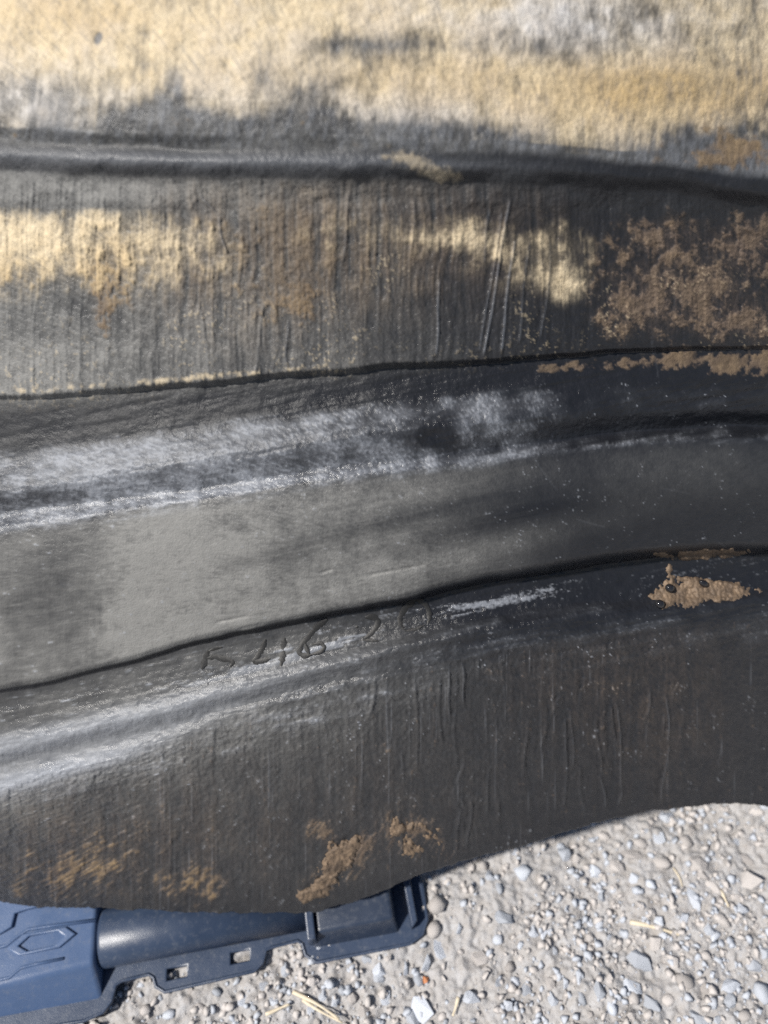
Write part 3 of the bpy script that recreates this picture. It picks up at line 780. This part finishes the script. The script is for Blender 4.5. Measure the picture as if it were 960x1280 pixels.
def gb(cx, cy, rx, ry, ang=0):
    a = math.radians(ang)
    def f(x, y):
        dx, dy = x - cx, y - cy
        u = dx * math.cos(a) + dy * math.sin(a); v = -dx * math.sin(a) + dy * math.cos(a)
        return np.exp(-(u / rx) ** 2 - (v / ry) ** 2)
    return f
def gsum(*fs):
    return lambda x, y: sum(w * f(x, y) for w, f in fs)
mp = mud_patch(780, 690, 1010, 790, gsum((1.0, gb(850, 740, 46, 21, -8)), (0.75, gb(910, 741, 60, 17, -3)), (0.6, gb(838, 712, 10, 13, 20))), 210, 1.5)
mp['label'] = "brown mud clump holding three small shiny black bumps"
mp = mud_patch(790, 675, 990, 712, gsum((0.95, gb(880, 693, 62, 8, -3)), (0.3, gb(820, 692, 14, 6))), 220, 2.8)
mud_patch(370, 1010, 480, 1150, gsum((0.9, gb(438, 1062, 24, 15, -50)), (0.75, gb(408, 1045, 13, 24, -15)), (0.85, gb(412, 1095, 36, 22, -40)), (0.6, gb(385, 1122, 24, 14))), 230, 2.0)
mud_patch(470, 1000, 600, 1100, gsum((0.75, gb(520, 1050, 26, 34)), (0.5, gb(558, 1050, 18, 18)), (0.55, gb(495, 1030, 12, 22))), 240, 1.5)

# three wet black bumps in the clump
def bump_obj(px, py, rpx, ang):
    bm = bmesh.new()
    bmesh.ops.create_icosphere(bm, subdivisions=2, radius=1.0)
    for v in bm.verts:
        v.co += v.co * 0.12 * math.sin(v.co.x * 3 + px)
    me = bpy.data.meshes.new("wet_bump"); bm.to_mesh(me); bm.free()
    me.polygons.foreach_set('use_smooth', np.full(len(me.polygons), True, bool))
    o = link("wet_bump", me, M_DROP, tyre)
    p = surf(px, py, 3.0)
    o.location = p - TLOC
    r = rpx * 0.00046
    o.scale = (r * 1.5, r, r)
    o.rotation_euler = (0, math.radians(ang), 0)
for a in [(837, 735, 5.6, 40), (825, 755, 5.6, 30), (879, 729, 5.2, 35)]:
    bump_obj(*a)

# the number written on the shelf by hand: flat strokes lying on the rubber
def zp(x, y): return (180 + x / 2.526, 706 + y / 2.526 + 0.006 * x)
STROKES = [
    [(203, 268), (196, 290), (188, 312), (182, 328)], [(203, 270), (224, 261), (246, 256)], [(196, 292), (220, 288), (246, 293), (262, 294), (276, 299), (282, 308), (270, 316)],
    [(384, 230), (374, 258), (358, 285), (345, 301), (366, 300), (398, 290)], [(444, 224), (441, 255), (436, 290), (431, 312)],
    [(578, 164), (548, 186), (516, 222), (492, 252), (488, 270), (503, 281), (528, 276)], [(508, 240), (514, 258), (522, 276)], [(528, 276), (556, 268), (572, 252), (560, 238), (530, 244)],
    [(668, 188), (676, 184)], [(698, 156), (722, 152), (740, 162), (736, 182), (718, 206), (696, 222)], [(690, 228), (716, 226), (740, 230)],
    [(858, 98), (826, 122), (808, 154), (808, 182), (826, 196)], [(858, 98), (884, 104), (898, 128), (902, 152), (896, 170)], [(826, 196), (858, 190), (884, 178)],
]
WID = [3.8, 2.4, 3.4, 3.4, 4.0, 3.4, 3.0, 2.4, 3.0, 3.6, 2.4, 3.6, 3.2, 2.2]
vs, fs = [], []
rr = random.Random(5)
for st, wd in zip(STROKES, WID):
    pts = [np.array(zp(*q)) for q in st]
    dense = []
    for a, b in zip(pts[:-1], pts[1:]):
        n = max(3, int(np.linalg.norm(b - a) / 1.6))
        dense += [a + (b - a) * k / n for k in range(n)]
    dense.append(pts[-1])
    dn = np.array(dense)
    if len(dn) > 6:
        for _ in range(3):
            dn[1:-1] = (dn[:-2] + dn[1:-1] * 2 + dn[2:]) / 4
    tan = np.gradient(dn, axis=0); tan /= np.linalg.norm(tan, axis=1)[:, None] + 1e-9
    b0 = len(vs)
    for k, (p, t) in enumerate(zip(dn, tan)):
        e = min(1.0, 0.35 + 0.65 * min(k, len(dn) - 1 - k) / 4)
        w = wd * e * rr.uniform(0.75, 1.2)
        nn = np.array([-t[1], t[0]])
        for s_, lf in ((-1, 0.1), (0, 0.45), (1, 0.1)):
            q = p + nn * w * s_
            vs.append(surf(q[0], q[1], lf + 0.15) - TLOC)
    for k in range(len(dn) - 1):
        for j in range(2):
            a = b0 + k * 3 + j
            fs.append((a, a + 1, a + 4, a + 3))
me = bpy.data.meshes.new("handwritten_number")
me.from_pydata([tuple(v) for v in vs], [], fs)
me.polygons.foreach_set('use_smooth', np.full(len(me.polygons), True, bool))
o = link("handwritten_number", me, M_INK, tyre)
o['label'] = "five digit number written by hand in dark strokes"

# ------------------------------------------------------------------ the plastic case
A0 = on_ground(130, 1262, 0.0); A1 = on_ground(520, 1186, 0.0)
e1 = (A1 - A0); e1[2] = 0; e1 /= np.linalg.norm(e1)
e2 = np.array([-e1[1], e1[0], 0.0])
ANG = math.atan2(e1[1], e1[0])
ORG = A0.copy(); ORG[2] = 0.0035
case = empty("plastic_case", "dark blue plastic case with slotted flange lying on gravel under the tyre edge", "case", tuple(ORG))
case.rotation_euler = (0, 0, ANG)
def loc(px, py, z):
    q = on_ground(px, py, z + ORG[2]) - ORG
    return (float(q @ e1), float(q @ e2))

def plate(name, outline, z0, z1, bev=0.0012, holes=(), parent=None, mat=None, seg=2):
    cu = bpy.data.curves.new(name, 'CURVE'); cu.dimensions = '2D'; cu.fill_mode = 'BOTH'
    for poly in [outline] + list(holes):
        sp = cu.splines.new('POLY'); sp.points.add(len(poly) - 1)
        for p, q in zip(sp.points, poly):
            p.co = (q[0], q[1], 0, 1)
        sp.use_cyclic_u = True
    cu.extrude = (z1 - z0) / 2 - bev
    cu.bevel_depth = bev; cu.bevel_resolution = seg; cu.offset = -bev
    tmp = bpy.data.objects.new("tmp", cu); COL.objects.link(tmp)
    dg = bpy.context.evaluated_depsgraph_get()
    me = bpy.data.meshes.new_from_object(tmp.evaluated_get(dg))
    bpy.data.objects.remove(tmp); bpy.data.curves.remove(cu)
    me.name = name
    for v in me.vertices:
        v.co.z += (z0 + z1) / 2
    o = link(name, me, mat or M_PLASTIC, parent or case)
    return o

def rect_rot(cx, cy, w, h):
    return [(cx - w/2, cy - h/2), (cx + w/2, cy - h/2), (cx + w/2, cy + h/2), (cx - w/2, cy + h/2)]

FZ = 0.007                      # flange top
fl_px = [(-160, 1322), (105, 1276), (128, 1266), (139, 1252), (144, 1232), (152, 1226), (186, 1218), (192, 1222), (195, 1233), (206, 1240), (318, 1214), (328, 1204), (332, 1188), (340, 1184), (372, 1176), (378, 1180), (382, 1194), (396, 1203), (512, 1180), (528, 1168), (534, 1150), (528, 1104), (505, 1040)]
fl = [loc(x, y, FZ) for x, y in fl_px]
back = 0.21
fl = fl + [(fl[-1][0] - 0.02, back), (fl[0][0], back)]
s1 = loc(221, 1216, FZ); s2 = loc(300, 1196, FZ)
holes = [rect_rot(s1[0], s1[1], 0.0145, 0.0072)[::-1], rect_rot(s2[0], s2[1], 0.0140, 0.0072)[::-1]]
flange = plate("flange", fl, 0.0, FZ, 0.0011, holes)
flange['label'] = "slotted rim flange around the case"
# raised bead along the flange front and rims of the slots
def tube(name, pts, r, parent, n=8):
    vs, fs = [], []
    P_ = [Vector(p) for p in pts]
    for i, p in enumerate(P_):
        t = (P_[min(i + 1, len(P_) - 1)] - P_[max(i - 1, 0)]).normalized()
        a = t.cross(Vector((0, 0, 1))).normalized(); b = a.cross(t)
        for k in range(n):
            q = 2 * math.pi * k / n
            vs.append(p + a * r * math.cos(q) + b * r * math.sin(q))
    for i in range(len(P_) - 1):
        for k in range(n):
            fs.append((i * n + k, i * n + (k + 1) % n, (i + 1) * n + (k + 1) % n, (i + 1) * n + k))
    fs += [tuple(range(n))[::-1], tuple((len(P_) - 1) * n + k for k in range(n))]
    me = bpy.data.meshes.new(name); me.from_pydata(vs, [], fs)
    me.polygons.foreach_set('use_smooth', np.full(len(me.polygons), True, bool))
    return link(name, me, M_PLASTIC, parent)
tube("flange_rim", [(*loc(x, y, FZ), FZ) for x, y in fl_px[:22]], 0.0012, flange)

# left block: sloped front, flat top with hexagon recess and grooves
BZ = 0.028
c_fr = loc(117, 1203, BZ); c_fl = loc(-160, 1273, BZ); c_br = loc(121, 1130, BZ)
def loft(name, low, high, z0, z1, parent, bev=0.0035, mat=None):
    bm = bmesh.new()
    lo = [bm.verts.new((*p, z0)) for p in low]; hi = [bm.verts.new((*p, z1)) for p in high]
    n = len(low)
    for i in range(n):
        bm.faces.new((lo[i], lo[(i + 1) % n], hi[(i + 1) % n], hi[i]))
    bm.faces.new(hi); bm.faces.new(lo[::-1])
    bmesh.ops.recalc_face_normals(bm, faces=bm.faces[:])
    bmesh.ops.bevel(bm, geom=bm.edges[:], offset=bev, segments=3, affect='EDGES', profile=0.6)
    me = bpy.data.meshes.new(name); bm.to_mesh(me); bm.free()
    me.polygons.foreach_set('use_smooth', np.full(len(me.polygons), True, bool))
    try: me.set_sharp_from_angle(angle=math.radians(32))
    except Exception: pass
    return link(name, me, mat or M_PLASTIC, parent)
lowR = loc(128, 1249, FZ); lowL = loc(-160, 1303, FZ)
blk = loft("lid_block", [lowL, lowR, (lowR[0] + 0.002, 0.20), (lowL[0], 0.20)], [c_fl, c_fr, (c_fr[0] + 0.002, 0.20), (c_fl[0], 0.20)], FZ - 0.001, BZ, case, mat=M_PLASTIC_SKYLIT)
blk['label'] = "raised block with a hexagon recess on top"
# hexagon frame: raised plates around the recess read as moulded grooves
def top_loc(x, y): return loc(x, y, BZ)
hexo = [top_loc(*q) for q in [(20, 1184), (35, 1170), (76, 1163), (86, 1170), (70, 1183), (32, 1191)]]
hc = np.mean(np.array(hexo), 0)
def scl(poly, s): return [tuple(hc + (np.array(p) - hc) * s) for p in poly]
plate("hexagon_moulding", scl(hexo, 1.30), BZ - 0.001, BZ + 0.0022, 0.0009, [scl(hexo, 0.88)[::-1]], blk, M_PLASTIC_SKYLIT)
def strip(name, px, w):
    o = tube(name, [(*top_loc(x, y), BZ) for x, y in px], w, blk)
    o.data.materials[0] = M_PLASTIC_SKYLIT
    return o
# moulded ribs and lines on the lid
strip("moulded_rib", [(-60, 1192), (-5, 1185), (8, 1182), (20, 1172), (35, 1162), (60, 1158), (120, 1150)], 0.0013)
strip("moulded_rib", [(-60, 1228), (-10, 1227), (12, 1222), (26, 1210), (45, 1205), (80, 1198)], 0.0011)
pan = [top_loc(*q) for q in [(-120, 1180), (0, 1169), (16, 1160), (20, 1143), (34, 1138), (120, 1118), (110, 1060), (-120, 1100)]]
plate("raised_panel", pan, BZ - 0.001, BZ + 0.0028, 0.001, (), blk, M_PLASTIC_SKYLIT)

# round barrel between the two blocks
bR = 0.020
b0 = loc(129, 1208, FZ + 0.004); b1 = loc(392, 1165, FZ + 0.004)
yc = (b0[1] + b1[1]) / 2 + bR * 0.95
bm = bmesh.new()
segs = 28
prev = None
xsb = [b0[0], b0[0] + 0.001, b0[0] + 0.003, b1[0] - 0.0005]
rsb = [bR - 0.003, bR - 0.001, bR, bR]
rings = []
for xx, r_ in zip(xsb, rsb):
    rings.append([bm.verts.new((xx, yc + r_ * math.cos(2 * math.pi * k / segs), 0.016 + r_ * math.sin(2 * math.pi * k / segs) * 0.82)) for k in range(segs)])
for a, b in zip(rings[:-1], rings[1:]):
    for k in range(segs):
        bm.faces.new((a[k], a[(k + 1) % segs], b[(k + 1) % segs], b[k]))
bm.faces.new(rings[0]); bm.faces.new(rings[-1][::-1])
bmesh.ops.recalc_face_normals(bm, faces=bm.faces[:])
me = bpy.data.meshes.new("barrel"); bm.to_mesh(me); bm.free()
me.polygons.foreach_set('use_smooth', np.full(len(me.polygons), True, bool))
link("barrel", me, M_PLASTIC, case)
# right block behind the raised rim
rb_low = [loc(392, 1186, FZ), loc(500, 1166, FZ), (loc(505, 1166, FZ)[0], 0.16), (loc(392, 1186, FZ)[0], 0.16)]
rb_hi = [loc(396, 1166, 0.026), loc(492, 1147, 0.026), (loc(492, 1147, 0.026)[0], 0.155), (loc(396, 1166, 0.026)[0], 0.155)]
loft("end_block", rb_low, rb_hi, FZ - 0.001, 0.026, case, 0.003, M_PLASTIC_SHADED)
wl = loc(391, 1166, 0.020)
plate("end_rib", [(wl[0] - 0.004, wl[1] - 0.006), (wl[0] + 0.002, wl[1] - 0.006), (wl[0] + 0.002, 0.15), (wl[0] - 0.004, 0.15)], FZ - 0.001, 0.030, 0.0012)
er = loc(521, 1166, 0.016)
plate("end_wall", [(er[0] - 0.003, er[1] + 0.004), (er[0] + 0.002, er[1] + 0.008), (er[0] + 0.001, 0.14), (er[0] - 0.004, 0.14)], FZ - 0.001, 0.017, 0.001)

# ------------------------------------------------------------------ straw on the gravel
def straw(x0, y0, x1, y1, wpx, label, bend=0.0):
    a = on_ground(x0, y0, 0.006); b = on_ground(x1, y1, 0.006)
    mid = (a + b) / 2
    root = None
    vs, fs = [], []
    d = b - a; L = np.linalg.norm(d); t = d / L; s_ = np.array([-t[1], t[0], 0])
    n = 10; k8 = 8
    r0 = wpx * 0.0006 / 2
    for i in range(n + 1):
        u = i / n
        c = a + d * u + s_ * bend * L * math.sin(math.pi * u)
        c[2] = ghx(c[0], c[1]) * 0.3 + 0.0048 + r0 * 0.6
        r = r0 * (1 - 0.35 * u) * (0.9 + 0.15 * math.sin(7 * u))
        for k in range(k8):
            q = 2 * math.pi * k / k8
            vs.append(tuple(c + s_ * r * math.cos(q) + np.array([0, 0, r * 0.6 * math.sin(q)]) - mid))
    for i in range(n):
        for k in range(k8):
            fs.append((i * k8 + k, i * k8 + (k + 1) % k8, (i + 1) * k8 + (k + 1) % k8, (i + 1) * k8 + k))
    fs += [tuple(range(k8))[::-1], tuple(n * k8 + k for k in range(k8))]
    me = bpy.data.meshes.new("straw"); me.from_pydata(vs, [], fs)
    me.polygons.foreach_set('use_smooth', np.full(len(me.polygons), True, bool))
    o = link("straw", me, M_STRAW, None, tuple(mid))
    o['label'] = label; o['category'] = 'straw'; o['group'] = 'dry straw on the gravel'
straw(787, 1153, 848, 1169, 6, "pinkish flat straw stalk on gravel at the right", 0.02)
straw(366, 1240, 424, 1274, 5, "longest pale straw stalk on gravel below the case flange", 0.03)
straw(378, 1250, 428, 1278, 4, "thin straw stalk lying close beside the longest straw", -0.02)
straw(332, 1268, 362, 1255, 4.5, "short pale straw stalk at bottom left of the long straws", 0.0)
straw(573, 1246, 566, 1270, 4.5, "short yellow straw upright in the picture near bottom centre", 0.02)
straw(841, 1085, 853, 1118, 2.5, "thin dry grass blade curving past a pointed blue-grey stone", 0.12)
straw(899, 1113, 910, 1134, 4.5, "small pale husk of straw near the right stones", 0.05)
straw(696, 1213, 715, 1224, 4, "little bent cream straw between pebbles at lower centre right", 0.15)
